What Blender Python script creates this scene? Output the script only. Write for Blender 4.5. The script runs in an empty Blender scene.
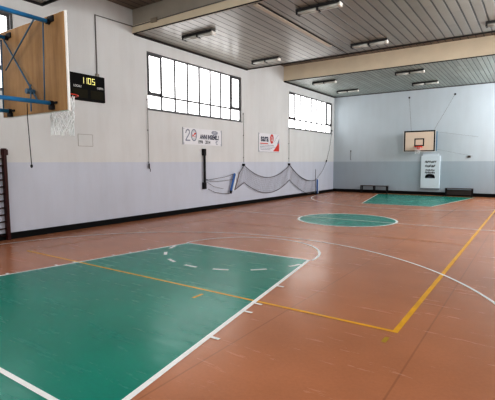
import bpy, bmesh, math, random
from mathutils import Vector, Matrix
random.seed(7)
S = bpy.context.scene
COL = S.collection
PI = math.pi

# ------------------------------------------------------------------ dimensions (metres; x to the right, y towards the far wall)
XL, XR, YF, YB = -6.59, 8.6, 14.43, -17.6
ZS, ZR = 7.0, 7.84            # low soffits / raised recesses of the ceiling
ZP = 2.235                    # top of the painted dado

# ------------------------------------------------------------------ materials
def new_mat(name):
    m = bpy.data.materials.new(name); m.use_nodes = True
    nt = m.node_tree
    return m, nt, nt.nodes['Principled BSDF']

def srgb(r, g, b):
    f = lambda c: (c/255)/12.92 if c/255 <= .04045 else (((c/255)+.055)/1.055)**2.4
    return (f(r), f(g), f(b), 1)

def noise_node(nt, scale, detail=4, stretch=None, rough=.55):
    tc = nt.nodes.new('ShaderNodeTexCoord')
    n = nt.nodes.new('ShaderNodeTexNoise'); n.inputs['Scale'].default_value = scale
    n.inputs['Detail'].default_value = detail; n.inputs['Roughness'].default_value = rough
    src = tc.outputs['Object']
    if stretch:
        mp = nt.nodes.new('ShaderNodeMapping'); mp.inputs['Scale'].default_value = stretch[:3]
        if len(stretch) > 3: mp.inputs['Rotation'].default_value = (0, 0, stretch[3])
        nt.links.new(src, mp.inputs['Vector']); src = mp.outputs['Vector']
    nt.links.new(src, n.inputs['Vector'])
    return n.outputs['Fac']

def ramp(nt, fac, stops):
    r = nt.nodes.new('ShaderNodeValToRGB'); cr = r.color_ramp
    while len(cr.elements) < len(stops): cr.elements.new(.5)
    for e, (p, c) in zip(cr.elements, stops): e.position = p; e.color = c
    nt.links.new(fac, r.inputs['Fac'])
    return r.outputs['Color']

def mixc(nt, fac, a, b, mode='MIX'):
    n = nt.nodes.new('ShaderNodeMix'); n.data_type = 'RGBA'; n.blend_type = mode
    for sock, v in ((n.inputs['Factor'], fac), (n.inputs['A'], a), (n.inputs['B'], b)):
        pass
    fs, a_s, b_s = n.inputs[0], n.inputs[6], n.inputs[7]
    for s, v in ((fs, fac), (a_s, a), (b_s, b)):
        if hasattr(v, 'is_linked') or isinstance(v, bpy.types.NodeSocket): nt.links.new(v, s)
        else: s.default_value = v
    return n.outputs[2]

def math_node(nt, op, a, b=None, c=None):
    n = nt.nodes.new('ShaderNodeMath'); n.operation = op
    for i, v in enumerate((a, b, c)):
        if v is None: continue
        if isinstance(v, bpy.types.NodeSocket): nt.links.new(v, n.inputs[i])
        else: n.inputs[i].default_value = v
    return n.outputs[0]

def paint(name, col, rough=.5, var=.08, scale=3., metallic=0., spec=.5, stretch=None, bump=0.):
    m, nt, b = new_mat(name)
    f = noise_node(nt, scale, 5, stretch)
    lo = tuple(c*(1-var) for c in col[:3])+(1,); hi = tuple(min(1, c*(1+var)) for c in col[:3])+(1,)
    nt.links.new(ramp(nt, f, [(.3, lo), (.7, hi)]), b.inputs['Base Color'])
    b.inputs['Roughness'].default_value = rough; b.inputs['Metallic'].default_value = metallic
    b.inputs['Specular IOR Level'].default_value = spec
    if bump:
        bp = nt.nodes.new('ShaderNodeBump'); bp.inputs['Strength'].default_value = bump
        nt.links.new(f, bp.inputs['Height']); nt.links.new(bp.outputs[0], b.inputs['Normal'])
    return m

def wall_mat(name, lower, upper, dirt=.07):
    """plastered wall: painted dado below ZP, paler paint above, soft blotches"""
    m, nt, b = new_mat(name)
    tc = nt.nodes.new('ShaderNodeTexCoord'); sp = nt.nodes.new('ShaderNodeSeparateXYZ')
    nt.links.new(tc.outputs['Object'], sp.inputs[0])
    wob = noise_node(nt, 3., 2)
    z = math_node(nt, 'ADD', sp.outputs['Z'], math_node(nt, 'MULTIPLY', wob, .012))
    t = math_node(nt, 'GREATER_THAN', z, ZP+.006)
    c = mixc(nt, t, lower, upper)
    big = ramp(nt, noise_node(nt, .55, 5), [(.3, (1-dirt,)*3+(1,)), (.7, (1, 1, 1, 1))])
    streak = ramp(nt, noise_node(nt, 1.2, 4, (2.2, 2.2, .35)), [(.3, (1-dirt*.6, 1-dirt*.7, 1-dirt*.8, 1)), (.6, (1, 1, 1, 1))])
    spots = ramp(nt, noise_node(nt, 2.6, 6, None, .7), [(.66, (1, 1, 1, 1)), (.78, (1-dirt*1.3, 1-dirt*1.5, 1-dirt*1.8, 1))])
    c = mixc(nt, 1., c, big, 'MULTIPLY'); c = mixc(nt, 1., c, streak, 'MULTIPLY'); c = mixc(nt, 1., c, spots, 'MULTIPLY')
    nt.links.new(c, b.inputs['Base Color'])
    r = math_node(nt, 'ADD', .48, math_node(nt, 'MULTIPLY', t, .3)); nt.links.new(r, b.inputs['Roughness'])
    b.inputs['Specular IOR Level'].default_value = .35
    bp = nt.nodes.new('ShaderNodeBump'); bp.inputs['Strength'].default_value = .12; bp.inputs['Distance'].default_value = .02
    nt.links.new(noise_node(nt, 18, 4), bp.inputs['Height']); nt.links.new(bp.outputs[0], b.inputs['Normal'])
    return m

def slat_mat(name, col, pitch=.315, rough=.42, dark=.25):
    """painted ceiling boards running along y with dark joints"""
    m, nt, b = new_mat(name)
    tc = nt.nodes.new('ShaderNodeTexCoord'); sp = nt.nodes.new('ShaderNodeSeparateXYZ')
    nt.links.new(tc.outputs['Object'], sp.inputs[0])
    u = math_node(nt, 'DIVIDE', math_node(nt, 'ADD', sp.outputs['X'], 40.), pitch)
    fr = math_node(nt, 'FRACT', u); ix = math_node(nt, 'FLOOR', u)
    d = math_node(nt, 'ABSOLUTE', math_node(nt, 'SUBTRACT', fr, .5))
    gap = ramp(nt, d, [(.405, (0, 0, 0, 1)), (.44, (1, 1, 1, 1))])
    wn = nt.nodes.new('ShaderNodeTexWhiteNoise'); wn.noise_dimensions = '2D'
    cv = nt.nodes.new('ShaderNodeCombineXYZ'); nt.links.new(ix, cv.inputs[0])
    nt.links.new(math_node(nt, 'FLOOR', math_node(nt, 'MULTIPLY', math_node(nt, 'ADD', sp.outputs['Y'], math_node(nt, 'MULTIPLY', ix, 1.37)), .27)), cv.inputs[1])
    nt.links.new(cv.outputs[0], wn.inputs['Vector'])
    lo = tuple(c*.86 for c in col[:3])+(1,); hi = tuple(c*1.12 for c in col[:3])+(1,)
    c = ramp(nt, wn.outputs['Value'], [(0, lo), (1, hi)])
    dirt = ramp(nt, noise_node(nt, .8, 5), [(.3, (.84, .82, .78, 1)), (.7, (1, 1, 1, 1))])
    c = mixc(nt, 1., c, dirt, 'MULTIPLY')
    c = mixc(nt, gap, c, tuple(x*dark for x in col[:3])+(1,))
    nt.links.new(c, b.inputs['Base Color']); b.inputs['Roughness'].default_value = rough
    b.inputs['Specular IOR Level'].default_value = .5
    bp = nt.nodes.new('ShaderNodeBump'); bp.inputs['Strength'].default_value = .5; bp.inputs['Distance'].default_value = .03; bp.invert = True
    nt.links.new(gap, bp.inputs['Height']); nt.links.new(bp.outputs[0], b.inputs['Normal'])
    return m

def floor_mat(name, col, scuff, rough=.3, seams=True, var=.1, spec=.34):
    m, nt, b = new_mat(name)
    lo = tuple(c*(1-var) for c in col[:3])+(1,); hi = tuple(c*(1+var) for c in col[:3])+(1,)
    c = ramp(nt, noise_node(nt, .7, 6), [(.3, lo), (.7, hi)])
    fine = ramp(nt, noise_node(nt, 26, 4), [(.3, (.92, .92, .92, 1)), (.7, (1.0, 1.0, 1.0, 1))])
    c = mixc(nt, 1., c, fine, 'MULTIPLY')
    sc = noise_node(nt, 2.2, 8, (.5, 5., 1, .5), .72)
    c = mixc(nt, ramp(nt, sc, [(.60, (0, 0, 0, 1)), (.78, (.22, .22, .22, 1))]), c, scuff)
    if seams:
        tc = nt.nodes.new('ShaderNodeTexCoord'); sp = nt.nodes.new('ShaderNodeSeparateXYZ')
        nt.links.new(tc.outputs['Object'], sp.inputs[0])
        fr = math_node(nt, 'FRACT', math_node(nt, 'DIVIDE', math_node(nt, 'ADD', sp.outputs['X'], 40-4.79+.955), 1.91))
        d = math_node(nt, 'ABSOLUTE', math_node(nt, 'SUBTRACT', fr, .5))
        ln = ramp(nt, d, [(.0035, (1, 1, 1, 1)), (.0055, (0, 0, 0, 1))])
        c = mixc(nt, math_node(nt, 'MULTIPLY', ln, .4), c, tuple(x*.35 for x in col[:3])+(1,))
    nt.links.new(c, b.inputs['Base Color'])
    rr = math_node(nt, 'ADD', rough-.12, math_node(nt, 'MULTIPLY', noise_node(nt, 1.8, 8, (.5, 3.5, 1, .35), .7), .28))
    nt.links.new(rr, b.inputs['Roughness']); b.inputs['Specular IOR Level'].default_value = spec
    bp = nt.nodes.new('ShaderNodeBump'); bp.inputs['Strength'].default_value = .09; bp.inputs['Distance'].default_value = .02
    nt.links.new(noise_node(nt, 3.5, 5, (.5, 2.5, 1, .4)), bp.inputs['Height']); nt.links.new(bp.outputs[0], b.inputs['Normal'])
    return m

def wood_mat(name, dark, light, axis='Z', scale=9., rough=.55):
    m, nt, b = new_mat(name)
    st = {'Z': (1, 1, .08), 'X': (.08, 1, 1), 'Y': (1, .08, 1)}[axis]
    f = noise_node(nt, scale, 7, st, .65)
    c = ramp(nt, f, [(.25, dark), (.5, tuple((a+b_)/2 for a, b_ in zip(dark, light))), (.75, light)])
    blot = ramp(nt, noise_node(nt, 1.7, 4), [(.3, (.72, .70, .66, 1)), (.65, (1, 1, 1, 1))])
    nt.links.new(mixc(nt, 1., c, blot, 'MULTIPLY'), b.inputs['Base Color']); b.inputs['Roughness'].default_value = rough; b.inputs['Specular IOR Level'].default_value = .2
    return m

def glow(name, col, strength):
    m, nt, b = new_mat(name)
    b.inputs['Base Color'].default_value = (.8, .8, .8, 1)
    f = ramp(nt, noise_node(nt, .6, 3), [(.3, tuple(c*.92 for c in col[:3])+(1,)), (.7, col)])
    nt.links.new(f, b.inputs['Emission Color']); b.inputs['Emission Strength'].default_value = strength
    b.inputs['Roughness'].default_value = .1
    return m

M = {}
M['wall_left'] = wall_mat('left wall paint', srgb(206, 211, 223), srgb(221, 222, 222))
M['wall_far'] = wall_mat('far wall sky tinted paint', srgb(168, 181, 191), srgb(192, 202, 209), .05)  # blue cast of the sky light is mixed into these colours
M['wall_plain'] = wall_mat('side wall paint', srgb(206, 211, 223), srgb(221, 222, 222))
M['floor'] = floor_mat('rust coloured sports floor', srgb(188, 126, 91), srgb(160, 102, 74), rough=.22)
M['green'] = floor_mat('green painted floor', srgb(0, 138, 120), srgb(0, 104, 92), rough=.23, var=.1, seams=False, spec=.24)
M['white_line'] = paint('white court paint', srgb(248, 250, 248), .35, .06, 6)
M['pale_line'] = paint('worn white court paint', srgb(240, 230, 222), .35, .1, 4)
M['yellow_line'] = paint('yellow court paint', srgb(238, 178, 20), .35, .12, 4)
M['worn_yellow'] = paint('worn yellow court paint', srgb(200, 138, 70), .35, .12, 4)
M['olive_line'] = paint('olive yellow tape', srgb(176, 142, 32), .4, .12, 6)
M['slats'] = slat_mat('ceiling boards', srgb(148, 146, 139), rough=.3, dark=.18)
M['slats_far'] = slat_mat('far ceiling boards', srgb(152, 162, 158), pitch=.21)
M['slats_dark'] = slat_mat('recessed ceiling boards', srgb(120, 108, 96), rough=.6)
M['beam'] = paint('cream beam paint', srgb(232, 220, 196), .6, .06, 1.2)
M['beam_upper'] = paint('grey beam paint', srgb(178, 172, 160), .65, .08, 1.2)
M['black'] = paint('black skirting paint', srgb(12, 11, 12), .6, .2, 4, spec=.12)
M['frame'] = paint('grey steel window frame', srgb(84, 84, 86), .5, .1, 6)
M['frame_dark'] = paint('dark casement frame', srgb(58, 57, 60), .5, .1, 6)
M['pane'] = glow('bright frosted pane', (1, 1, 1, 1), 3.0)
M['ply'] = wood_mat('weathered plywood', srgb(136, 102, 66), srgb(186, 148, 104), 'Z', 7)
M['board_edge'] = paint('white board edge', srgb(238, 238, 236), .4, .03)
M['blue'] = paint('blue enamel tube', srgb(48, 132, 190), .35, .1, 5)
M['blue_dark'] = paint('dark blue rod', srgb(58, 92, 118), .4, .1, 5)
M['dark_metal'] = paint('dark metal', srgb(24, 22, 24), .6, .15, 8, spec=.2)
M['orange'] = paint('orange rim enamel', srgb(222, 58, 30), .4, .08, 8)
M['net_white'] = paint('white net cord', srgb(248, 250, 252), .8, .04, 20)
M['net_grey'] = paint('grey net cord', srgb(165, 163, 170), .9, .1, 20)
M['net_dark'] = paint('dark rope', srgb(70, 66, 70), .9, .15, 20)
M['sb_case'] = paint('scoreboard case', srgb(12, 12, 11), .7, .1, 10, spec=.15)
M['sb_panel'] = paint('scoreboard dark panel', srgb(36, 33, 18), .7, .1, 10, spec=.15)
M['digits'] = glow('yellow display digits', srgb(232, 220, 60), .9)
M['label_white'] = paint('white lettering', srgb(225, 225, 222), .6, .03)
M['conduit'] = paint('grey conduit', srgb(112, 108, 104), .5, .1, 10)
M['conduit_box'] = paint('beige junction box', srgb(150, 142, 126), .5, .1, 10)
M['redwood'] = wood_mat('dark red stained wood', srgb(44, 12, 12), srgb(82, 28, 24), 'Z', 12, .4)
M['rung'] = wood_mat('dark stained rung', srgb(34, 16, 16), srgb(62, 30, 26), 'Y', 12, .4)
M['banner'] = paint('white banner vinyl', srgb(226, 226, 230), .45, .03, 2)
M['ink_navy'] = paint('navy ink', srgb(28, 34, 66), .5, .05)
M['ink_grey'] = paint('grey ink', srgb(128, 132, 150), .5, .05)
M['ink_red'] = paint('red ink', srgb(208, 54, 36), .5, .06)
M['ink_orange'] = paint('orange ink', srgb(222, 96, 44), .5, .06)
M['ink_black'] = paint('black ink', srgb(58, 62, 66), .5, .05)
M['net_blue'] = paint('blue band', srgb(40, 98, 168), .6, .08, 12)
M['net_pale'] = paint('white band', srgb(226, 232, 240), .6, .05, 12)
M['net_brown'] = paint('brown end rod', srgb(112, 92, 74), .6, .1, 12)
M['board_face'] = paint('cream backboard face', srgb(226, 208, 190), .45, .03, 2)
M['board_black'] = paint('black backboard border', srgb(18, 17, 18), .6, .1, spec=.2)
M['bracket_blue'] = paint('grey blue steel bracket', srgb(110, 140, 165), .5, .1, 6)
M['pad'] = paint('white wall pad', srgb(212, 222, 230), .5, .03, 1.5)
M['pad_shade'] = paint('grey wall pad shade', srgb(120, 132, 142), .5, .03, 1.5)  # darker pad colour, painted in as shade
M['bench_top'] = wood_mat('dark bench wood', srgb(52, 46, 46), srgb(88, 80, 78), 'X', 8, .35)
M['bench_leg'] = paint('black bench frame', srgb(18, 16, 18), .6, .1, spec=.2)
M['fix_dark'] = paint('dark lamp housing', srgb(36, 35, 36), .5, .1, 10)
M['fix_tube'] = paint('pale tube', srgb(190, 192, 186), .2, .03, 5)
M['fix_reflector'] = paint('grey lamp reflector', srgb(150, 150, 144), .4, .08, 5)
M['fix_cap'] = paint('white lamp end cap', srgb(225, 222, 214), .5, .05)
M['slit'] = paint('dark ceiling joint', srgb(26, 22, 20), .8, .1)
M['strip'] = paint('pale ceiling strip', srgb(196, 186, 170), .5, .06)
M['mark'] = paint('thin grey wall outline', srgb(160, 154, 148), .7, .1)
M['patch'] = paint('grey white cover plate', srgb(214, 215, 214), .7, .03)

# ------------------------------------------------------------------ mesh helpers
def BM(): return bmesh.new()

def box(bm, x0, x1, y0, y1, z0, z1):
    vs = [bm.verts.new((x, y, z)) for x in (x0, x1) for y in (y0, y1) for z in (z0, z1)]
    for f in ((0, 1, 3, 2), (4, 6, 7, 5), (0, 4, 5, 1), (2, 3, 7, 6), (0, 2, 6, 4), (1, 5, 7, 3)):
        bm.faces.new([vs[i] for i in f])

def tube(bm, pts, r, n=8, caps=True):
    pts = [Vector(p) for p in pts]; rings = []; prev = None
    for i, p in enumerate(pts):
        a = pts[max(i-1, 0)]; b = pts[min(i+1, len(pts)-1)]
        d = (b-a).normalized()
        if prev is None:
            u = d.cross(Vector((0, 0, 1)))
            if u.length < 1e-3: u = d.cross(Vector((1, 0, 0)))
        else:
            u = prev - d*prev.dot(d)
        u.normalize(); prev = u; v = d.cross(u)
        rr = r[i] if isinstance(r, (list, tuple)) else r
        rings.append([bm.verts.new(p+u*(rr*math.cos(2*PI*k/n))+v*(rr*math.sin(2*PI*k/n))) for k in range(n)])
    for A, B in zip(rings, rings[1:]):
        for k in range(n): bm.faces.new((A[k], A[(k+1) % n], B[(k+1) % n], B[k]))
    if caps: bm.faces.new(rings[0][::-1]); bm.faces.new(rings[-1])

def ring(bm, c, R, r, n=40, m=8):
    V = []
    for i in range(n):
        a = 2*PI*i/n
        V.append([bm.verts.new((c[0]+(R+r*math.cos(2*PI*k/m))*math.cos(a), c[1]+(R+r*math.cos(2*PI*k/m))*math.sin(a), c[2]+r*math.sin(2*PI*k/m))) for k in range(m)])
    for i in range(n):
        for k in range(m):
            bm.faces.new((V[i][k], V[(i+1) % n][k], V[(i+1) % n][(k+1) % m], V[i][(k+1) % m]))

def obj(name, bm, mat, parent=None, bevel=0., smooth=False, loc=None):
    bmesh.ops.recalc_face_normals(bm, faces=bm.faces)
    me = bpy.data.meshes.new(name); bm.to_mesh(me); bm.free()
    me.materials.append(M[mat] if isinstance(mat, str) else mat)
    o = bpy.data.objects.new(name, me); COL.objects.link(o)
    if parent: o.parent = parent
    if loc: o.location = loc
    if smooth:
        for p in me.polygons: p.use_smooth = True
    if bevel:
        b = o.modifiers.new('bevel', 'BEVEL'); b.width = bevel; b.segments = 2; b.limit_method = 'ANGLE'
    return o

def tag(o, label, cat, group=None):
    o['label'] = label; o['category'] = cat
    if group: o['group'] = group
    return o

def thing(name, label, cat, loc, group=None):
    o = bpy.data.objects.new(name, None); COL.objects.link(o); o.location = loc
    o.empty_display_size = .1
    return tag(o, label, cat, group)

def struct(name, bm, mat, parent=None, **k):
    o = obj(name, bm, mat, parent, **k)
    if parent is None: o['kind'] = 'structure'
    return o

def dup(root, loc, label=None):
    r = root.copy(); COL.objects.link(r); r.location = loc
    if label: r['label'] = label
    for ch in list(root.children):
        c = ch.copy(); COL.objects.link(c); c.parent = r
        for g in list(ch.children):
            d = g.copy(); COL.objects.link(d); d.parent = c
    return r

def text_mesh(name, s, size, mat, parent, mtx, align='CENTER', shear=0., bold=0., ext=.002, xs=1.):
    cu = bpy.data.curves.new('lettering', 'FONT'); cu.body = s; cu.size = size; cu.align_x = align; cu.align_y = 'CENTER'
    cu.shear = shear; cu.offset = bold; cu.extrude = ext
    t = bpy.data.objects.new('lettering', cu); COL.objects.link(t)
    bpy.context.view_layer.update()
    me = bpy.data.meshes.new_from_object(t.evaluated_get(bpy.context.evaluated_depsgraph_get()))
    bpy.data.objects.remove(t); bpy.data.curves.remove(cu)
    me.transform(mtx @ Matrix.Diagonal((xs, 1, 1, 1)))
    me.name = name; me.materials.clear(); me.materials.append(M[mat])
    o = bpy.data.objects.new(name, me); COL.objects.link(o); o.parent = parent
    return o

# writing placed on the left wall (reads along +y, faces +x) and on the far wall (reads along +x, faces -y)
def on_left(x, y, z): return Matrix(((0, 0, 1, x), (1, 0, 0, y), (0, 1, 0, z), (0, 0, 0, 1)))
def on_far(x, y, z): return Matrix(((1, 0, 0, x), (0, 0, -1, y), (0, 1, 0, z), (0, 0, 0, 1)))

# ------------------------------------------------------------------ room shell
bm = BM(); box(bm, XL, XR, YB, YF, -.2, 0); floor = struct('floor', bm, 'floor')

WT = .34
PERIOD = 11.35
W_Y = [(-3.89-PERIOD, 2.44-PERIOD), (-3.89, 2.44), (7.46, 14.02)]
W_Z = (4.29, 6.5)

def window_wall(name, x0, x1, mat):
    ys = [YB-.3]+[v for w in W_Y for v in w]+[YF+.3]; zs = [0, W_Z[0], W_Z[1], ZR+.2]; xs_ = [x0, x1]
    solid = lambda i, j: 0 <= i < len(ys)-1 and 0 <= j < 3 and not (i % 2 == 1 and j == 1)
    bm = BM(); cache = {}
    def V(k, i, j):
        if (k, i, j) not in cache: cache[(k, i, j)] = bm.verts.new((xs_[k], ys[i], zs[j]))
        return cache[(k, i, j)]
    for i in range(len(ys)-1):
        for j in range(3):
            if not solid(i, j): continue
            for k in (0, 1): bm.faces.new([V(k, i, j), V(k, i+1, j), V(k, i+1, j+1), V(k, i, j+1)])
            if not solid(i-1, j): bm.faces.new([V(0, i, j), V(1, i, j), V(1, i, j+1), V(0, i, j+1)])
            if not solid(i+1, j): bm.faces.new([V(0, i+1, j), V(1, i+1, j), V(1, i+1, j+1), V(0, i+1, j+1)])
            if not solid(i, j-1): bm.faces.new([V(0, i, j), V(1, i, j), V(1, i+1, j), V(0, i+1, j)])
            if not solid(i, j+1): bm.faces.new([V(0, i, j+1), V(1, i, j+1), V(1, i+1, j+1), V(0, i+1, j+1)])
    return struct(name, bm, mat)
window_wall('wall_left', XL-WT, XL, 'wall_left')
window_wall('wall_right', XR, XR+WT, 'wall_plain')
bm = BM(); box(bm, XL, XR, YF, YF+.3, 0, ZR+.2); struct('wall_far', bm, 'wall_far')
bm = BM(); box(bm, XL, XR, YB-.3, YB, 0, ZR+.2); struct('wall_back', bm, 'wall_plain')

# ceiling: low soffits at ZS alternating with raised recesses at ZR, closed by beams
soffits = [(-17.6, -15.88), (-7.98-7.9, -7.98), (-4.53, 2.95), (6.8, YF)]
soffits = [(YB, -15.85), (-15.85, -7.98), (-4.53, 2.95), (6.8, YF)]
soffits = [(-15.88, -7.98), (-4.53, 2.95), (6.8, YF)]
for i, (a, b) in enumerate(soffits):
    bm = BM(); box(bm, XL, XR, a+.14, b, ZS, ZS+.1)
    struct('ceiling', bm, 'slats_far' if i == 2 else 'slats')
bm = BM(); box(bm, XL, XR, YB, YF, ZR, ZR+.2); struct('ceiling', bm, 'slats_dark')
for a, b in soffits:
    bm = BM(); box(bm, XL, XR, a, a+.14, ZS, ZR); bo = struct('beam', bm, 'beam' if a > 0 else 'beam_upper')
    if a < 0:
        bm = BM(); box(bm, XL, XR, a-.03, a, ZS-.01, ZS+.26); obj('fascia_board', bm, 'beam', bo)
    bm = BM(); box(bm, XL, XR, a-.02, a+.02, ZS-.035, ZS+.0); obj('edge_trim', bm, 'slit', bo)
    if b < YF-.1:
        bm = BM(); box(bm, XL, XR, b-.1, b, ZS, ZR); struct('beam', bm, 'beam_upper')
        bm = BM(); box(bm, XL, XR, b-.03, b+.02, ZS-.03, ZS+.04); struct('trim_3', bm, 'slit')
# dark cornice where the soffits meet the left wall
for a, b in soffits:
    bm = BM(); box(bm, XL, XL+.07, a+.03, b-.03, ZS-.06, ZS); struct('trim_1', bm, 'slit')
bm = BM(); box(bm, XL+.07, XR, YF-.06, YF, ZS-.05, ZS); struct('trim_2', bm, 'frame')
# long open joint with a pale strip running along the middle soffit
bm = BM()
box(bm, -1.2, -1.13, -4.35, 1.15, ZS-.015, ZS)
box(bm, -1.17, -1.13, 1.15, 2.9, ZS-.012, ZS)
tj = struct('trim_4', bm, 'slit')
bm = BM(); box(bm, -1.36, -1.2, -4.35, 1.3, ZS-.03, ZS); struct('trim_5', bm, 'strip')

# skirting
bm = BM(); box(bm, XL, XL+.03, YB, YF, 0, .19); struct('baseboard_left', bm, 'black')
bm = BM(); box(bm, XL+.03, XR, YF-.03, YF, 0, .22); struct('baseboard_far', bm, 'black')
bm = BM(); box(bm, XR-.03, XR, YB, YF-.03, 0, .19); struct('baseboard_right', bm, 'black')

# windows: eight lights wide, end casements with heavier frames, low transom row
def window(idx, y0, y1, left=True):
    zt = W_Z[0]+.59
    def bx(bm, d0, d1, a, b, c, d):
        if left: box(bm, XL-d1, XL-d0, a, b, c, d)
        else: box(bm, XR+d0, XR+d1, a, b, c, d)
    z0, z1 = W_Z; t = .06
    bm = BM()
    for a, b, c, d in ((y0, y1, z0, z0+t), (y0, y1, z1-t, z1), (y0, y0+t, z0+t, z1-t), (y1-t, y1, z0+t, z1-t)): bx(bm, .05, .15, a, b, c, d)
    fr = struct('window_%d' % idx, bm, 'frame')
    n = 8; w = (y1-y0-2*t)/n
    bm = BM()
    bx(bm, .075, .12, y0+t, y1-t, zt-.034, zt+.034)
    for k in range(1, n):
        y = y0+t+k*w; ww = .042 if k == 4 else .036
        bx(bm, .075, .12, y-ww, y+ww, z0+t, zt-.02); bx(bm, .075, .12, y-ww, y+ww, zt+.02, z1-t)
    obj('glazing_bars', bm, 'frame', fr)
    for k in (0, n-1):
        a = y0+t+k*w+.02; b = a+w-.04; c, d = zt+.02, z1-t; e = .075
        bm = BM()
        for q in ((a, b, c, c+e), (a, b, d-e, d), (a, a+e, c+e, d-e), (b-e, b, c+e, d-e)): bx(bm, .045, .074, *q)
        cs = obj('casement', bm, 'frame_dark', fr)
        for q in (a, b-.09):
            bm = BM(); bx(bm, .0, .044, q, q+.09, c-.05, c+.1); obj('hinge', bm, 'frame_dark', cs)
    bm = BM(); bx(bm, .12, .135, y0+t, y1-t, z0+t, z1-t); obj('pane', bm, 'pane', fr)
    bm = BM(); bx(bm, -.03, .05, y0-.03, y1+.03, z0-.035, z0); obj('sill', bm, 'frame', fr)
for i, (a, b) in enumerate(W_Y): window(i+1, a, b)
for i, (a, b) in enumerate(W_Y): window(i+4, a, b, False)

# ------------------------------------------------------------------ court paint
def flat(name, polys, mat, z=.002, parent=None, th=None):
    bm = BM()
    for i, poly in enumerate(polys):
        vs = [bm.verts.new((x, y, z+(.0004 if i % 2 and len(polys) < 60 else 0)+.00002*i)) for x, y in poly]
        try: bm.faces.new(vs)
        except ValueError: pass
    for f in bm.faces:
        f.normal_update()
        if f.normal.z < 0: f.normal_flip()
    me = bpy.data.meshes.new(name); bm.to_mesh(me); bm.free(); me.materials.append(M[mat])
    o = bpy.data.objects.new(name, me); COL.objects.link(o)
    if parent: o.parent = parent
    return o

def seg(a, b, w=.05):
    a = Vector(a); b = Vector(b); d = (b-a).normalized(); n = Vector((-d.y, d.x))*(w/2)
    return [tuple(a+n), tuple(b+n), tuple(b-n), tuple(a-n)]

def strip(pts, w=.05, closed=False):
    out = []; P = [Vector(p) for p in pts]; N = len(P); L = []
    for i in range(N):
        a = P[(i-1) % N] if closed or i else P[0]; b = P[(i+1) % N] if closed or i < N-1 else P[-1]
        d = (b-a).normalized(); n = Vector((-d.y, d.x))*(w/2); L.append((P[i]+n, P[i]-n))
    for i in range(N if closed else N-1):
        q = L[i]; r = L[(i+1) % N]; out.append([tuple(q[0]), tuple(r[0]), tuple(r[1]), tuple(q[1])])
    return out

def arc(cx, cy, R, a0, a1, n=60):
    return [(cx+R*math.cos(math.radians(a0+(a1-a0)*i/n)), cy+R*math.sin(math.radians(a0+(a1-a0)*i/n))) for i in range(n+1)]

FT, BASE, KW, FW = -6.88, -13.31, 2.97, 1.83
# green areas
sl = (KW-FW)/(FT-BASE)
kx = lambda y: FW + (FT-y)*sl
flat('floor_paint_green', [[(-kx(-14.6), -14.6), (kx(-14.6), -14.6), (FW, FT), (-FW, FT)]], 'green', .0015, floor)
flat('floor_paint_green', [[(1.03*x+.05, y) for x, y in arc(0, 0, 1.77, 0, 360, 96)[:-1]]], 'green', .0015, floor)
flat('floor_paint_green', [[(-2.84, 13.1), (-1.62, 6.55), (1.83, 6.75), (2.92, 13.1), (3.0, 13.7), (-2.95, 13.7)]], 'green', .0015, floor)
# yellow volleyball court
VX, VY = 4.555, 9.9
yl = [seg((VX, -VY-.03), (VX, VY), .075), seg((-VX, -VY), (VX, -VY), .06)]
flat('floor_line_yellow', yl, 'yellow_line', .003, floor)
flat('floor_line_yellow', [seg((-VX, -VY), (-VX, VY), .045), seg((-VX, -3), (VX, -3), .045), seg((-VX, 3), (VX, 3), .04), seg((-VX, VY), (VX, VY), .04), seg((-VX, -10.1), (-VX, -10.3), .06)], 'worn_yellow', .003, floor)
flat('floor_line_yellow', [seg((4.52, -10.13), (4.52, -10.31), .06)], 'olive_line', .003, floor)
flat('floor_line_yellow', [seg((1.43, -10.1), (1.43, -10.35), .055)], 'yellow_line', .004, floor)
# white basketball court
wl = []
wl.append(seg((-3.6, BASE), (kx(BASE)+.02, BASE), .06))
wl.append(seg((-kx(-14.6), -14.6), (-FW, FT), .075)); wl.append(seg((kx(-14.6), -14.6), (FW, FT), .075))
wl.append(seg((-FW-.03, FT), (FW+.03, FT), .07))
wl += strip(arc(0, FT, 1.9, 0, 180), .065)
for a in (-160, -137, -113, -91, -69, -45, -19): wl += strip(arc(0, FT, 1.91, a-5.2, a+5.2, 6), .085)
for y in (-9.0, -10.0, -10.38, -11.38): wl.append(seg((kx(y), y), (kx(y)+.17, y), .055))
for y in (-8.08, -8.59, -9.03, -9.96, -10.35, -11.29): wl.append(seg((-kx(y), y), (-kx(y)-.12, y), .055))
wl += strip([(1.03*x+.05, y) for x, y in arc(0, 0, 1.79, 0, 360, 96)[:-1]], .09, True)
flat('floor_line_white', wl, 'white_line', .005, floor)
p3 = []
for i in range(91):
    a = PI*i/90; t = .5*(1-math.cos(a)); R = 6.26*(1-t)+6.05*t
    p3.append((R*math.cos(a), -10.79+R*math.sin(a)))
p3 = [(6.26, -13.3)] + p3 + [(-6.05, -13.3)]
flat('floor_line_white', strip(p3, .06), 'white_line', .006, floor)
w2 = [seg((-6.3, 0), (8.3, 0), .075)]
w2 += strip([(-6.0, 13.2)]+[(6.1*math.cos(a)*(1 if math.cos(a) > 0 else .985), 10.9-6.13*math.sin(a)) for a in [PI-PI*i/70 for i in range(71)]]+[(6.1, 13.2)], .075)
flat('floor_line_white', w2, 'pale_line', .0065, floor)
flat('floor_line_white', [seg((-2.87, 13.35), (-1.62, 6.55), .06), seg((2.95, 13.35), (1.83, 6.75), .06), seg((-1.62, 6.55), (1.83, 6.75), .06)], 'pale_line', .007, floor)

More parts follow.
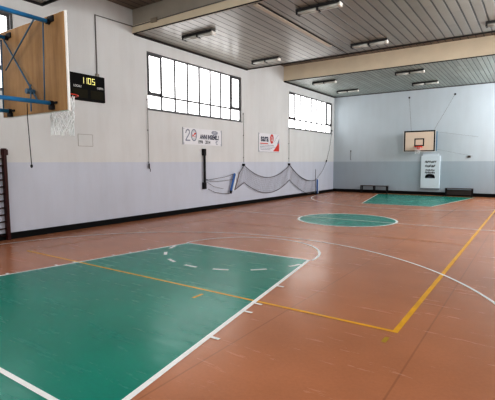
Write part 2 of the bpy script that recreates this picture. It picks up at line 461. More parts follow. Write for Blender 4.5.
# ------------------------------------------------------------------ near basketball hoop (seen from behind)
BY = -11.8; BX0, BX1, BZ0, BZ1 = -1.4, .41, 2.975, 4.335
hp = thing('basketball_hoop', 'plywood-backed basketball hoop on blue tube frame seen from behind', 'basketball hoop', (0, 0, 0))
bm = BM(); box(bm, BX0, BX1, BY-.012, BY, BZ0, BZ1); bk = obj('backboard', bm, 'ply', hp)
bm = BM(); box(bm, BX0-.002, BX1+.03, BY+.0005, BY+.03, BZ0-.01, BZ1+.01); obj('front_panel', bm, 'board_edge', bk)
bm = BM()
for a, b, c, d in ((BX0, BX1+.03, BZ0, BZ0+.05), (BX0, BX1+.03, BZ1-.05, BZ1), (BX0, BX0+.05, BZ0, BZ1), (BX1-.02, BX1+.03, BZ0, BZ1), (-.77, -.18, BZ0+.33, BZ0+.38), (-.77, -.18, BZ0+.73, BZ0+.78), (-.77, -.72, BZ0+.38, BZ0+.73), (-.23, -.18, BZ0+.38, BZ0+.73)):
    box(bm, a, b, BY+.03, BY+.033, c, d)
obj('painted_border', bm, 'board_black', bk)
bm = BM(); box(bm, BX0-.012, BX0, BY-.012, BY+.02, BZ0, BZ1); obj('edge_strip', bm, 'board_black', bk)
RX, RY, RZ = -.58, -11.23, 3.34
bm = BM(); ring(bm, (RX, RY, RZ), .225, .011); rim = obj('rim', bm, 'orange', hp, smooth=True)
bm = BM(); box(bm, RX-.1, RX+.1, BY+.03, RY-.2, RZ-.05, RZ+.012)
box(bm, RX-.12, RX+.12, BY+.03, BY+.05, RZ-.13, RZ+.03)
for s in (-1, 1): tube(bm, [(RX+s*.09, BY+.05, RZ-.11), (RX+s*.14, RY-.18, RZ-.01)], .01, 6)
obj('rim_bracket', bm, 'orange', rim)
def basket_net(parent, cx, cy, cz, R0, R1, h, rows, n, r, mat):
    bm = BM()
    def P(i, j):
        t = j/rows; R = R0+(R1-R0)*(t**.7); a = 2*PI*(i+.5*(j % 2))/n
        jit = .012 if j else 0
        return Vector((cx+R*math.cos(a)+random.uniform(-jit, jit), cy+R*math.sin(a)+random.uniform(-jit, jit), cz-h*t+random.uniform(-jit, jit)))
    G = [[P(i, j) for i in range(n)] for j in range(rows+1)]
    for j in range(rows):
        for i in range(n):
            k = (i+1) % n if j % 2 else (i-1) % n
            tube(bm, [G[j][i], G[j+1][i]], r, 4, False); tube(bm, [G[j][i], G[j+1][k]], r, 4, False)
    for i in range(n): tube(bm, [G[rows][i], G[rows][i]-Vector((0, 0, .05))], r*1.4, 4)
    return obj('net', bm, mat, parent)
basket_net(hp, RX-.03, RY-.02, RZ-.01, .2, .165, .6, 8, 14, .008, 'net_white')
# four blue tubes back to the end wall, mounting plates, braces
TX0, TX1, TZ0, TZ1 = -1.15, .06, 3.09, 4.25
YT = BY-.012
for x, z in ((TX1, TZ1), (TX0, TZ1-.03), (TX1, TZ0), (TX0, TZ0-.03)):
    bm = BM(); tube(bm, [(x, YB, z), (x, YT-.04, z)], .03, 12)
    tb = obj('support_tube', bm, 'blue', hp, smooth=True)
    bm = BM(); tube(bm, [(x, YT-.05, z), (x, YT, z)], .038, 12); box(bm, x-.02, x+.12, YT-.02, YT, z-.01, z+.07 if z > 3.5 else z+.02)
    if z < 3.5: box(bm, x-.06, x+.05, YT-.04, YT, z-.09, z-.03)
    obj('mounting_clamp_shade', bm, 'dark_metal', tb)  # dark clamp pieces also stand for the small shadow at the tube end
    bm = BM(); box(bm, x-.09, x+.09, YB, YB+.02, z-.09, z+.09); obj('wall_plate', bm, 'dark_metal', tb)
yb = BY-.08
def brace(a, b, r, mat='blue_dark'):
    bm = BM(); tube(bm, [a, b], r, 8); return obj('brace', bm, mat, hp, smooth=True)
brace((-.17, yb-.03, 4.31), (-1.06, yb-.03, 3.69), .011)
brace((-1.13, yb, 4.17), (-.21, yb, 3.13), .013)
brace((.01, yb, 4.24), (-.04, yb, 3.12), .010)
brace((-1.22, yb, 4.19), (-1.26, yb, 3.08), .012)
wx, wz = -.35, 3.29
bm = BM(); tube(bm, [(wx-.02, yb-.09, wz), (wx-.02, yb+.03, wz)], .04, 10); box(bm, wx-.09, wx+.05, yb-.07, yb-.03, wz-.02, wz+.015)
tube(bm, [(wx-.02, yb-.05, wz), (wx+.05, yb-.05, wz+.09)], .014, 6); tube(bm, [(wx+.03, yb-.05, wz-.02), (wx+.02, yb-.05, wz-.3)], .012, 6)
obj('winch', bm, 'blue_dark', hp)
bm = BM(); tube(bm, [(-.47, yb-.03, 3.12), (-.48, yb-.03, 2.91), (-.43, yb-.03, 2.2)], .007, 6)
rod = obj('crank_rod', bm, 'dark_metal', hp)
bm = BM(); ring(bm, (0, 0, 0), .02, .009, 16, 6); bmesh.ops.rotate(bm, verts=bm.verts, cent=(0, 0, 0), matrix=Matrix.Rotation(PI/2, 3, 'X')); bmesh.ops.translate(bm, verts=bm.verts, vec=(-.43, yb-.03, 2.17))
obj('crank_eye', bm, 'dark_metal', rod)

# ------------------------------------------------------------------ far basketball hoop
FY = 13.55; fx0, fx1, fz0, fz1 = -1.29, .63, 2.88, 4.22
fh = thing('basketball_hoop', 'far basketball hoop with cream black-edged board hung from wall cables', 'basketball hoop', (0, 0, 0))
bm = BM(); box(bm, fx0, fx1, FY, FY+.03, fz0, fz1); fb = obj('backboard', bm, 'board_face', fh)
bm = BM(); box(bm, fx0-.03, fx1+.03, FY+.006, FY+.026, fz0-.03, fz0-.0); box(bm, fx0-.03, fx0, FY+.006, FY+.026, fz0, fz1); box(bm, fx1, fx1+.03, FY+.006, FY+.026, fz0, fz1)
obj('pale_edge', bm, 'board_edge', fb)
bm = BM(); t = .085; e = FY-.004
cx = (fx0+fx1)/2; q0, q1 = cx-.3, cx+.3; r0, r1 = fz0+.34, fz0+.84
for a, b, c, d in ((fx0, fx1, fz0, fz0+t*.8), (fx0, fx1, fz1-t, fz1), (fx0, fx0+t, fz0+t*.8, fz1-t), (fx1-t, fx1, fz0+t*.8, fz1-t), (q0, q1, r0, r0+.07), (q0, q1, r1-.07, r1), (q0, q0+.07, r0+.07, r1-.07), (q1-.07, q1, r0+.07, r1-.07)):
    box(bm, a, b, e, FY, c, d)
obj('painted_border', bm, 'board_black', fb)
bm = BM(); ring(bm, (cx, FY-.38, 3.17), .225, .026, 32, 8); fr_ = obj('rim', bm, 'orange', fh, smooth=True)
bm = BM(); box(bm, cx-.2, cx+.2, FY-.17, FY-.004, 3.13, 3.22); box(bm, cx-.1, cx+.1, FY-.16, FY-.005, 2.99, 3.13); obj('rim_bracket', bm, 'orange', fr_)
basket_net(fh, cx, FY-.38, 3.18, .2, .14, .42, 5, 10, .003, 'net_white')
for x in (-1.0, .5):
    bm = BM()
    for z in (3.05, 4.05): box(bm, x-.03, x+.03, FY+.03, YF, z-.03, z+.03)
    box(bm, x-.025, x+.025, YF-.12, YF-.06, 3.05, 4.05)
    tube(bm, [(x, FY+.1, 3.08), (x, YF-.1, 4.02)], .018, 6)
    obj('wall_bracket', bm, 'bracket_blue', fh)
bm = BM(); box(bm, fx1+.02, fx1+.1, FY+.12, FY+.16, 2.9, 4.15); box(bm, fx1-.3, fx1+.02, FY+.12, FY+.16, 2.96, 3.03); box(bm, fx1-.3, fx1+.02, FY+.12, FY+.16, 4.0, 4.07); obj('side_frame', bm, 'bracket_blue', fh)
for a, b in (((-1.24, YF-.01, 6.5), (-.85, FY+.03, 4.2)), ((1.55, YF-.01, 6.48), (.52, FY+.03, 4.2)), ((fx1+.1, FY+.14, 4.1), (2.95, YF-.01, 3.75)), ((fx1+.1, FY+.14, 3.0), (2.7, YF-.01, 2.55))):
    bm = BM(); tube(bm, [a, b], .006 if a[2] > 5 else .004, 5); cb = obj('stay_cable', bm, 'net_dark', fh)
    if a[2] > 5:
        bm = BM(); box(bm, a[0]-.05, a[0]+.05, YF-.03, YF, a[2]-.05, a[2]+.05); obj('anchor', bm, 'dark_metal', cb)

# white padded panel below it
px0, px1, pz0, pz1 = -.34, .84, .43, 2.6
pn = thing('wall_pad', 'white padded panel with black lettering under the far hoop', 'wall pad', (.25, YF, .43))
pc = (px0+px1)/2
def loc_box(x0, x1, y0, y1, z0, z1, o=(.25, YF, .43)):
    bm = BM(); box(bm, x0-o[0], x1-o[0], y0-o[1], y1-o[1], z0-o[2], z1-o[2]); return bm
obj('cushion', loc_box(px0, px1, YF-.14, YF, pz0+.03, pz1), 'pad', pn, bevel=.03)
obj('lower_shade', loc_box(px0+.02, px1-.02, YF-.12, YF, pz0-.04, pz0+.03), 'pad_shade', pn)  # grey strip paints the shadow along the bottom of the pad
obj('top_mount', loc_box(px0+.1, px1-.1, YF-.08, YF, pz1, pz1+.14), 'pad', pn)
def scribble(parent, org, w, h, n, mat, th=.03, slant=.25, name='lettering'):
    """a line of small hand-lettered strokes facing -y, centred at org (parent space)"""
    bm = BM(); x = -w/2
    rnd = random.Random(n*7+int(w*100))
    for i in range(n):
        lw = w/n*.72; k = rnd.randint(0, 3)
        L = lambda a, b, c, d: tube(bm, [(org[0]+x+a*lw+slant*h*b, org[1], org[2]-h/2+h*b), (org[0]+x+c*lw+slant*h*d, org[1], org[2]-h/2+h*d)], th/2, 4)
        L(0, 0, 0, 1)
        if k in (0, 1): L(0, 1, 1, 1)
        if k in (1, 2): L(0, .5, .9, .5)
        if k in (2, 3): L(0, 0, 1, 0)
        if k in (0, 3): L(1, 0, 1, 1)
        x += w/n
    return obj(name, bm, mat, parent)
scribble(pn, (pc-.25+.02, -.145, 2.2-.43), .7, .11, 8, 'ink_black', .03)
scribble(pn, (pc-.25+.0, -.145, 1.93-.43), .62, .12, 7, 'ink_black', .032)
scribble(pn, (pc-.25+.0, -.145, 1.66-.43), .58, .08, 9, 'ink_black', .022)
scribble(pn, (pc-.25+.0, -.145, 1.5-.43), .62, .10, 8, 'ink_black', .03)
bm = BM(); y = -.147; pts = [(-.3, 0), (.3, 0), (.3, .1), (.24, .22), (.1, .27), (-.1, .27), (-.24, .22), (-.3, .1)]
bm.faces.new([bm.verts.new((pc-.25+a, y, 1.13-.43+b)) for a, b in pts])
bmesh.ops.extrude_face_region(bm, geom=bm.faces[:]); obj('dark_emblem', bm, 'ink_black', pn)
bm = BM()
for a, b, c, d in ((-.2, .04, .2, .055), (-.12, .12, .14, .135), (-.06, .055, -.03, .12)): box(bm, pc-.25+a, pc-.25+c, y-.006, y-.001, .7+b, .7+d)
obj('emblem_mark', bm, 'ink_grey', pn)

# ------------------------------------------------------------------ benches at the far wall
def bench(x0, x1, y, h, label, slats=False):
    w = x1-x0; o = thing('bench', label, 'bench', ((x0+x1)/2, y, 0), 'benches along the far wall')
    bm = BM()
    for k in range(2): box(bm, -w/2, w/2, -.18+k*.185, -.005+k*.185, h-.045, h)
    obj('seat', bm, 'bench_top', o, bevel=.006)
    for s in ((-w/2+.05, 0, w/2-.05) if not slats else (-w/2+.04, w/2-.04)):
        for yy in (-.15, .15):
            bm = BM(); box(bm, s-.035, s+.035, yy-.02, yy+.02, 0, h-.045); lg = obj('leg', bm, 'bench_leg', o)
        bm = BM(); box(bm, s-.03, s+.03, -.13, .13, .05, .08); obj('stretcher', bm, 'bench_leg', o)
    if slats:
        bm = BM(); box(bm, -w/2+.075, w/2-.075, -.015, .015, .1, h-.1); obj('rail', bm, 'bench_top', o)
    else:
        pass
    return o
bench(-4.33, -2.42, 14.12, .55, 'dark low bench with open legs left of the far hoop')
bench(1.25, 2.83, 14.12, .53, 'dark low bench with a filled-in front right of the white wall pad', True)

# ------------------------------------------------------------------ scoreboard and its conduit
sy0, sy1, sz0, sz1 = -7.26, -5.93, 4.28, 5.14
sb = thing('scoreboard', 'black electronic scoreboard showing yellow digits 1105 on the left wall', 'scoreboard', (XL+.003, (sy0+sy1)/2, sz0))
def sbm(x0, x1, y0, y1, z0, z1):
    bm = BM(); box(bm, x0, x1, y0-(sy0+sy1)/2, y1-(sy0+sy1)/2, z0-sz0, z1-sz0); return bm
obj('case', sbm(0, .1, sy0, sy1, sz0, sz1), 'sb_case', sb, bevel=.012)
obj('score_panel', sbm(.1, .104, sy0+.08, -6.62, sz0+.08, sz0+.36), 'sb_panel', sb)
obj('score_panel', sbm(.1, .104, -6.5, sy1-.07, sz0+.08, sz0+.36), 'sb_panel', sb)
def seven(bm, y, z, w, h, t, segs):
    X0, X1 = .104, .109
    S7 = {'a': (0, w, h-t, h), 'g': (0, w, h/2-t/2, h/2+t/2), 'd': (0, w, 0, t), 'f': (0, t, h/2, h), 'b': (w-t, w, h/2, h), 'e': (0, t, 0, h/2), 'c': (w-t, w, 0, h/2)}
    for s in segs:
        a, b, c, d = S7[s]; box(bm, X0, X1, y+a, y+b, z+c, z+d)
dz = .55; yy = -.265
for segs, adv in (('bc', .125), ('bc', .145), ('abcdef', .15), ('acdfg', .15)):
    bm = BM(); seven(bm, yy, dz, .11, .2, .019, segs); yy += adv
    bm.verts.ensure_lookup_table(); obj('digit', bm, 'digits', sb)
text_mesh('lettering', 'LOCALI', .10, 'label_white', sb, on_left(.104, -.40, .44), bold=.002, xs=.85)
text_mesh('lettering', 'OSPITI', .10, 'label_white', sb, on_left(.104, .47, .46), bold=.002, xs=.85)

cd = thing('cable_conduit', 'thin grey cable conduit rising from the scoreboard and along the beam', 'conduit', (XL, -6.17, 5.14))
bm = BM(); tube(bm, [(.025, 0, .0), (.025, 0, 2.06), (.025, 1.6, 2.09)], .02, 8); obj('wall_run', bm, 'conduit', cd)
bm = BM(); box(bm, 0, .07, -.05, .05, 0, .1); obj('outlet_box', bm, 'conduit_box', cd)
bm = BM(); tube(bm, [(.02, 1.585, 2.07), (3.5, 1.585, 2.1), (9.0, 1.585, 2.13)], .018, 8); obj('beam_run', bm, 'conduit', cd)
bm = BM(); box(bm, 1.05, 1.32, 1.54, 1.62, 2.02, 2.16); obj('junction_box', bm, 'conduit_box', cd)

# faint rectangular cover outlined on the wall below the net
pt = thing('wall_cover', 'faint rectangular cover plate on the left wall below the scoreboard', 'cover plate', (XL, -6.7, 2.78))
bm = BM(); box(bm, 0, .008, -.27, .27, 0, .38); obj('plate', bm, 'patch', pt)
bm = BM()
for a, b, c, d in ((-.28, .28, -.012, 0), (-.28, .28, .38, .392), (-.282, -.27, 0, .38), (.27, .282, 0, .38)): box(bm, 0, .01, a, b, c, d)
obj('outline', bm, 'mark', pt)

# ------------------------------------------------------------------ wall bars
wb = thing('wall_bars', 'dark red wooden wall bars on the left wall at the edge', 'wall bars', (XL, -9.9, 0))
for yy in (.5, -.5):
    bm = BM(); box(bm, .0, .14, yy-.045, yy+.045, 0, 2.6); pst = obj('post', bm, 'redwood', wb, bevel=.008)
    bm = BM(); box(bm, -.0, .2, yy-.06, yy+.06, 2.44, 2.6); box(bm, 0, .15, yy-.05, yy+.05, 2.6, 2.63); obj('post_cap', bm, 'redwood', pst, bevel=.01)
for k in range(12):
    bm = BM(); z = .14+k*.2; tube(bm, [(.09, -.455, z), (.09, .455, z)], .019, 8); obj('rung', bm, 'rung', wb, smooth=True)

# ------------------------------------------------------------------ banners
b1 = thing('banner', 'long white anniversary banner reading 20 anni under the first window', 'banner', (XL+.003, -.61, 3.0))
bm = BM(); box(bm, 0, .012, -1.34, 1.33, .0, .72); obj('sheet', bm, 'banner', b1)
for a in (-1.345, 1.335):
    bm = BM(); box(bm, 0, .02, a-.012, a+.012, -.01, .73); obj('side_hem', bm, 'ink_grey', b1)
def stroke(bm, pts, w, X=.013):
    for (a, b), (c, d) in zip(pts, pts[1:]):
        v = Vector((c-a, d-b)).normalized(); n = Vector((-v.y, v.x))*w/2; v = v*w*.3
        P = [(a-v.x+n.x, b-v.y+n.y), (c+v.x+n.x, d+v.y+n.y), (c+v.x-n.x, d+v.y-n.y), (a-v.x-n.x, b-v.y-n.y)]
        bm.faces.new([bm.verts.new((X, y, z)) for y, z in P])
bm = BM()
two = [(-1.17, .50), (-1.13, .60), (-1.03, .65), (-.94, .60), (-.93, .50), (-1.02, .38), (-1.13, .25), (-1.17, .18), (-.9, .18)]
stroke(bm, two, .05)
zero = [(-.64+.17*math.cos(t*PI/8), .42+.24*math.sin(t*PI/8)) for t in range(17)]
stroke(bm, zero, .05)
zero2 = [(-.64+.1*math.cos(t*PI/8), .42+.16*math.sin(t*PI/8)) for t in range(17)]
stroke(bm, zero2, .015)
obj('large_number', bm, 'ink_grey', b1)
bm = BM()
for c, d, s in ((-.70, .40, .045), (-.60, .47, .04), (-.58, .36, .03), (-.53, .50, .035)):
    bm.faces.new([bm.verts.new((.0135, c+s*math.cos(k*PI/4), d+s*1.2*math.sin(k*PI/4))) for k in range(8)])
obj('red_emblem', bm, 'ink_red', b1)
text_mesh('lettering', 'ANNI INSIEME..!', .27, 'ink_navy', b1, on_left(.014, .44, .36), shear=.12, bold=.012, ext=.001, xs=.72)
for tx, ty in (('1994', -.22), ('2014', .3)): text_mesh('lettering', tx, .21, 'ink_black', b1, on_left(.014, ty, .13), shear=.1, bold=.006, ext=.001, xs=.85)
bm = BM()
el = [(.82+.22*math.cos(t*PI/10), .59+.07*math.sin(t*PI/10)) for t in range(21)]; stroke(bm, el, .035); stroke(bm, [(.66, .59), (.98, .59)], .05); stroke(bm, [(.72, .49), (.92, .49)], .02)
obj('oval_logo', bm, 'ink_grey', b1)
bm = BM(); stroke(bm, [(1.03, .2), (.95, .22), (.9, .15), (.94, .07), (1.03, .07)], .03); stroke(bm, [(.88, .15), (1.0, .15)], .02); obj('small_mark', bm, 'ink_grey', b1)

b2 = thing('banner', 'small square white sponsor banner with red corner between the windows', 'banner', (XL+.003, 5.14, 2.8))
bm = BM(); box(bm, 0, .012, -1.1, 1.12, 0, 1.02); obj('sheet', bm, 'banner', b2)
bm = BM(); box(bm, 0, .016, -1.115, -1.1, 0, 1.03); obj('side_hem', bm, 'ink_grey', b2)
bm = BM(); box(bm, 0, .016, -1.1, 1.12, -.012, 0); obj('lower_hem', bm, 'ink_grey', b2)
text_mesh('lettering', 'sara', .52, 'ink_navy', b2, on_left(.014, -.5, .74), bold=.014, ext=.001, xs=.95)
bm = BM()
bm.faces.new([bm.verts.new((.0135, .28+.2*math.cos(k*PI/10), .74+.27*math.sin(k*PI/10))) for k in range(20)]); obj('round_logo', bm, 'ink_red', b2)
bm = BM(); stroke(bm, [(.18, .72), (.24, .86), (.36, .84), (.34, .62), (.22, .64), (.22, .72)], .035, .0142); stroke(bm, [(.36, .84), (.42, .56)], .04, .0142); obj('round_logo_mark', bm, 'banner', b2)
bm = BM(); stroke(bm, [(-.95, .46), (-.15, .46)], .05); obj('red_caption', bm, 'ink_red', b2)
bm = BM()
for z, a, b in ((.37, -.95, .5), (.28, -.95, .6), (.2, -.95, .35), (.12, -.9, .1)):
    y = a
    while y < b:
        l = random.uniform(.08, .2); stroke(bm, [(y, z), (min(y+l, b), z)], .028); y += l+.05
obj('small_print', bm, 'ink_grey', b2)
bm = BM(); bm.faces.new([bm.verts.new((.0135, y, z)) for y, z in ((.42, .04), (1.1, .04), (1.1, .52), (.92, .44), (.62, .2))]); obj('red_corner', bm, 'ink_red', b2)
bm = BM(); bm.faces.new([bm.verts.new((.0138, y, z)) for y, z in ((.85, .42), (1.1, .52), (1.1, .8), (.98, .62))]); obj('grey_flash', bm, 'ink_grey', b2)
bm = BM(); stroke(bm, [(.55, .6), (.95, .97)], .02); obj('thin_flash', bm, 'ink_grey', b2)

# ------------------------------------------------------------------ wall rods, hooks, cords
def crank(y, z0, z1, label, handle=True, r=.011):
    o = thing('window_crank_rod', label, 'window rod', (XL, y, z0), 'window opening rods on the left wall')
    bm = BM(); tube(bm, [(.05, 0, .0), (.05, 0, z1-z0)], r, 6); obj('rod', bm, 'conduit', o)
    for z in (.25, (z1-z0)*.55, z1-z0-.06):
        bm = BM(); box(bm, 0, .06, -.012, .012, z-.012, z+.012); obj('bracket', bm, 'dark_metal', o)
    if handle:
        bm = BM(); tube(bm, [(.06, 0, .02), (.06, 0, .2)], .028, 8); tube(bm, [(.06, 0, .02), (.12, 0, -.02), (.12, 0, -.12)], .012, 6); obj('handle', bm, 'dark_metal', o)
    return o
crank(-3.95, 1.98, 4.7, 'thin window rod with dark handle left of the anniversary banner')
crank(2.55, 2.2, 4.75, 'thin window rod between the two banners, ending at the net', False)
crank(7.4, 2.2, 4.28, 'thin window rod right of the sponsor banner, ending at the net', False)

ps = thing('tensioning_post', 'black vertical wall bar with square ends below the anniversary banner', 'bar', (XL, -.63, 1.0))
bm = BM(); box(bm, .06, .12, -.045, .045, .28, 1.62); obj('bar', bm, 'dark_metal', ps)
for z in (0, 1.53):
    bm = BM(); box(bm, 0, .13, -.09, .07, z, z+.3); obj('end_block', bm, 'dark_metal', ps)
bm = BM(); tube(bm, [(.12, .0, .42), (.2, .06, .42)], .02, 6); obj('cord_cleat', bm, 'dark_metal', ps)

# hanging volleyball net: two swags between hooks
XN = XL+.09
vn = thing('volleyball_net', 'grey volleyball net hanging in two swags along the left wall', 'net', (XN, 0, 0))
def cat(p0, p1, sag, n=24, sk=0.):
    o = []
    for i in range(n+1):
        t = i/n; o.append((p0[0]+(p1[0]-p0[0])*t, p0[1]+(p1[1]-p0[1])*t - sag*4*t*(1-t)*(1+sk*(t-.5))))
    return o
topA = [(2.1, 1.66)] + cat((2.52, 2.06), (7.4, 2.05), .70)
botA = [(1.72, .84)] + cat((2.52, 1.17), (7.4, 1.13), .66)
topB = cat((7.4, 2.05), (11.15, .99), .38); botB = cat((7.4, 1.13), (11.15, .02), .28)
botB = [(y, max(z, .13)) for y, z in botB]
def lattice(bm, top, bot, step=.13, rows=8, r=.0055):
    def resample(c):
        L = [0]
        for a, b in zip(c, c[1:]): L.append(L[-1]+math.hypot(b[0]-a[0], b[1]-a[1]))
        n = max(4, int((c[-1][0]-c[0][0])/step)); out = []
        for i in range(n+1):
            s = L[-1]*i/n; k = 0
            while k < len(L)-2 and L[k+1] < s: k += 1
            t = (s-L[k])/max(L[k+1]-L[k], 1e-6); out.append((c[k][0]+(c[k+1][0]-c[k][0])*t, c[k][1]+(c[k+1][1]-c[k][1])*t))
        return out
    A = resample(top); B = resample(bot); n = min(len(A), len(B)); G = []
    for i in range(n):
        col = []
        for j in range(rows+1):
            t = j/rows; w = .025*math.sin(i*.9+j*.3)+.02*math.sin(i*.37)
            col.append((.0+w, A[i][0]+(B[i][0]-A[i][0])*t, A[i][1]+(B[i][1]-A[i][1])*t))
        G.append(col)
    for i in range(n):
        tube(bm, G[i], r, 3, False)
    for j in range(rows+1):
        tube(bm, [G[i][j] for i in range(n)], r, 3, False)
bm = BM(); lattice(bm, topA, botA); obj('mesh_panel', bm, 'net_grey', vn)
bm = BM(); lattice(bm, topB, botB); obj('mesh_panel', bm, 'net_grey', vn)
def cord(pts, r, mat='net_dark', name='cord'):
    bm = BM(); tube(bm, [(0, y, z) if len((y, z)) == 2 else 0 for y, z in pts], r, 6); return obj(name, bm, mat, vn)
cord(topA, .016, name='top_cord'); cord(botA, .016, name='bottom_cord'); cord(topB, .022, name='top_cord'); cord(botB, .016, name='bottom_cord')
for y in (2.52, 7.4):
    bm = BM(); box(bm, -.09, .03, y-.05, y+.05, 2.03, 2.14); obj('hook', bm, 'dark_metal', vn)
bm = BM(); tube(bm, [(0, 2.1, 1.70), (0, 1.92, 1.3), (0, 1.68, .82)], .022, 6); obj('end_rod', bm, 'net_brown', vn)
def band(y0, z0, y1, z1, w, mat, d=.02):
    bm = BM(); v = Vector((y1-y0, z1-z0)).normalized(); n = Vector((-v.y, v.x))*w/2
    for x in (0,):
        P = [(y0+n.x, z0+n.y), (y1+n.x, z1+n.y), (y1-n.x, z1-n.y), (y0-n.x, z0-n.y)]
        f = bm.faces.new([bm.verts.new((d, a, b)) for a, b in P])
        r_ = bmesh.ops.extrude_face_region(bm, geom=[f]); bmesh.ops.translate(bm, verts=[g for g in r_['geom'] if isinstance(g, bmesh.types.BMVert)], vec=(.02, 0, 0))
    return obj('end_band', bm, mat, vn)
band(1.66, 1.66, 1.30, .76, .13, 'net_blue'); band(1.82, 1.66, 1.50, .8, .1, 'net_pale')
band(1.33, .82, 1.29, .68, .16, 'dark_metal', .021)
cord([(-.5, 1.41), (.2, 1.45), (1.0, 1.52), (1.6, 1.63)], .009); cord([(-.5, 1.38), (.3, 1.31), (1.55, 1.36)], .008)
cord([(-.5, 1.32), (0, 1.08), (.6, .96), (.75, .95)], .008); cord([(-.4, .98), (.1, .8), (.7, .7), (1.3, .67)], .01)

# loose gear at the right end of the net
np_ = thing('net_pole', 'short blue pole standing at the right end of the wall net', 'pole', (XL+.13, 11.32, 0))
bm = BM(); tube(bm, [(0, 0, .02), (0, 0, 1.02)], .045, 10); obj('shaft', bm, 'net_blue', np_, smooth=True)
bm = BM(); box(bm, -.05, .05, .05, .1, .02, 1.03); obj('white_edge', bm, 'net_pale', np_)
bm = BM(); tube(bm, [(0, 0, 0), (0, 0, .03)], .09, 12); obj('base', bm, 'dark_metal', np_)
ar = thing('net_antenna', 'thin dark upright rod beside the short blue pole', 'rod', (XL+.22, 10.85, 0))
bm = BM(); tube(bm, [(0, 0, .02), (0, 0, 1.72)], .016, 6); obj('rod', bm, 'net_dark', ar)
bm = BM(); tube(bm, [(0, 0, 0), (0, 0, .03)], .07, 10); obj('foot', bm, 'dark_metal', ar)
rp = thing('tension_rope', 'slack rope with a dark tensioner rising to the far left corner', 'rope', (XL+.05, 11.2, 1.0))
bm = BM(); tube(bm, [(0.05, 0, .02), (.04, 1.0, .55), (0, 1.8, 1.25), (0, 2.35, 2.2), (-.03, 2.78, 3.5)], .01, 6); obj('cord', bm, 'net_dark', rp)
bm = BM(); tube(bm, [(0.0, 1.74, 1.19), (0, 1.84, 1.34)], [.03, .045], 8); obj('tensioner', bm, 'dark_metal', rp)
bm = BM(); box(bm, -.05, .0, 2.74, 2.82, 3.46, 3.56); obj('wall_hook', bm, 'dark_metal', rp)

# small fittings on the far wall
fc = thing('hanging_cord', 'short dark cord hanging on the far wall near the left corner', 'cord', (-5.25, YF-.02, 2.35))
bm = BM(); tube(bm, [(0, 0, 0), (0, 0, .62)], .012, 6); obj('cord', bm, 'net_dark', fc)
bm = BM(); box(bm, -.03, .03, -.02, .02, .62, .7); obj('hook', bm, 'dark_metal', fc)
so = thing('wall_socket', 'small grey socket box on the far wall above the right bench', 'socket', (2.5, YF, 2.45))
bm = BM(); box(bm, -.09, .09, -.06, 0, 0, .14); obj('box', bm, 'conduit', so, bevel=.01)
bm = BM(); tube(bm, [(0, -.06, .07), (0, -.08, .07)], .04, 10); obj('cover', bm, 'dark_metal', so)

for o, a, b, c, d in ((b1, -1.28, 1.27, .05, .67), (b2, -1.05, 1.06, .05, .97)):
    for y in (a, b):
        for z in (c, d):
            bm = BM(); tube(bm, [(.006, y, z), (.018, y, z)], .018, 8); obj('mounting_eyelet', bm, 'ink_grey', o)
obj('wall_mount', sbm(-.002, .0, sy0+.2, sy1-.2, sz0+.1, sz1-.1), 'dark_metal', sb)
fx = None
# ------------------------------------------------------------------ ceiling strip lights
def fixture(loc, label):
    o = thing('strip_light', label, 'ceiling light', loc, 'strip lights on the ceiling')
    L = .73
    bm = BM(); box(bm, -.4, .4, -.05, .05, -.012, 0); obj('ceiling_mount', bm, 'fix_dark', o)
    bm = BM(); box(bm, -L, L, -.11, .11, -.055, -.012); obj('housing', bm, 'fix_dark', o)
    bm = BM(); box(bm, -L, L, -.125, -.11, -.085, -.01); obj('side_plate', bm, 'fix_dark', o)
    bm = BM(); box(bm, -L+.04, L-.04, -.105, .125, -.075, -.056); obj('reflector', bm, 'fix_reflector', o)
    for yy in (-.06, .07):
        for s in (-1, 1):
            bm = BM(); tube(bm, [(s*.03, yy, -.12), (s*(L-.06), yy, -.12)], .042, 10); obj('tube', bm, 'fix_tube', o, smooth=True)
    for s in (-1, 1):
        bm = BM(); box(bm, s*(L-.03)-.03, s*(L-.03)+.03, -.11, .12, -.17, -.056); obj('end_cap', bm, 'fix_dark' if s < 0 else 'fix_cap', o)
    bm = BM(); box(bm, -.025, .025, -.11, .12, -.165, -.076); obj('centre_bracket', bm, 'fix_dark', o)
    return o
xs = (-4.6, .25, 5.05); ys = (-3.15, 1.6, 8.15, 11.9)
rown = ('nearest row', 'row before the cream beam', 'row just past the cream beam', 'row closest to the far wall')
coln = ('left-side', 'middle', 'right-side')
for j, yv in enumerate(ys):
    for i, xv in enumerate(xs):
        if (i == 2 and j != 1): continue
        lab = 'dark twin-tube ceiling strip light, ' + coln[i] + ' one of the ' + rown[j]
        if fx is None: fx = fixture((xv, yv, ZS), lab)
        else: dup(fx, (xv, yv, ZS), lab)

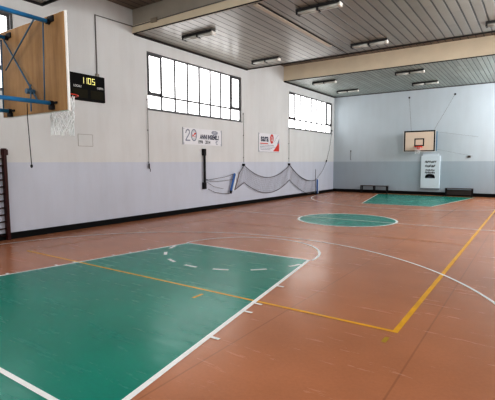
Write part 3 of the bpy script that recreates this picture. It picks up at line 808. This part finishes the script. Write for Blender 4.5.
# ------------------------------------------------------------------ light
W = bpy.data.worlds.new('sky'); S.world = W; W.use_nodes = True
nt = W.node_tree; bg = nt.nodes['Background']
sky = nt.nodes.new('ShaderNodeTexSky'); sky.sky_type = 'PREETHAM' if 'PREETHAM' in [i.identifier for i in sky.bl_rna.properties['sky_type'].enum_items] else 'NISHITA'
nt.links.new(sky.outputs[0], bg.inputs['Color']); bg.inputs['Strength'].default_value = .3

def area(name, loc, rot, sx, sy, power, col=(1, 1, 1)):
    d = bpy.data.lights.new(name, 'AREA'); d.shape = 'RECTANGLE'; d.size = sx; d.size_y = sy; d.energy = power; d.color = col
    o = bpy.data.objects.new(name, d); COL.objects.link(o); o.location = loc; o.rotation_euler = rot
    return o
# daylight entering through the unseen windows of the right wall
for i, (a, b) in enumerate(W_Y):
    area('right_window_daylight', (XR-.12, (a+b)/2, sum(W_Z)/2), (0, PI/2, 0), W_Z[1]-W_Z[0], b-a, (200, 560, 780)[i], (.97, .985, 1))

area('back_fill_light', (1.5, YB+.1, 5.4), (PI/2, 0, 0), 9, 2.4, 260, (1, .98, .95))  # added fill lamp behind the camera; the back wall has no window
# ------------------------------------------------------------------ camera
YAW, PITCH, ROLL, F = -.60083364, -.0900143, -.00320169, 418.91129
cy, sy_, cp, sp_ = math.cos(YAW), math.sin(YAW), math.cos(PITCH), math.sin(PITCH)
fwd = Vector((sy_*cp, cy*cp, sp_)); right = Vector((cy, -sy_, 0)); up = right.cross(fwd)
cr, sr = math.cos(ROLL), math.sin(ROLL)
r2 = right*cr+up*sr; u2 = up*cr-right*sr
cam = bpy.data.cameras.new('camera'); co = bpy.data.objects.new('camera', cam); COL.objects.link(co)
co.matrix_world = Matrix(((r2.x, u2.x, -fwd.x, 5.96416548), (r2.y, u2.y, -fwd.y, -15.3679814), (r2.z, u2.z, -fwd.z, 2.21878383), (0, 0, 0, 1)))
cam.sensor_fit = 'HORIZONTAL'; cam.sensor_width = 36; cam.lens = F/495*36; cam.clip_start = .02
S.camera = co
S.view_settings.view_transform = 'Standard'; S.view_settings.look = 'None'; S.view_settings.exposure = .22; S.view_settings.gamma = .85
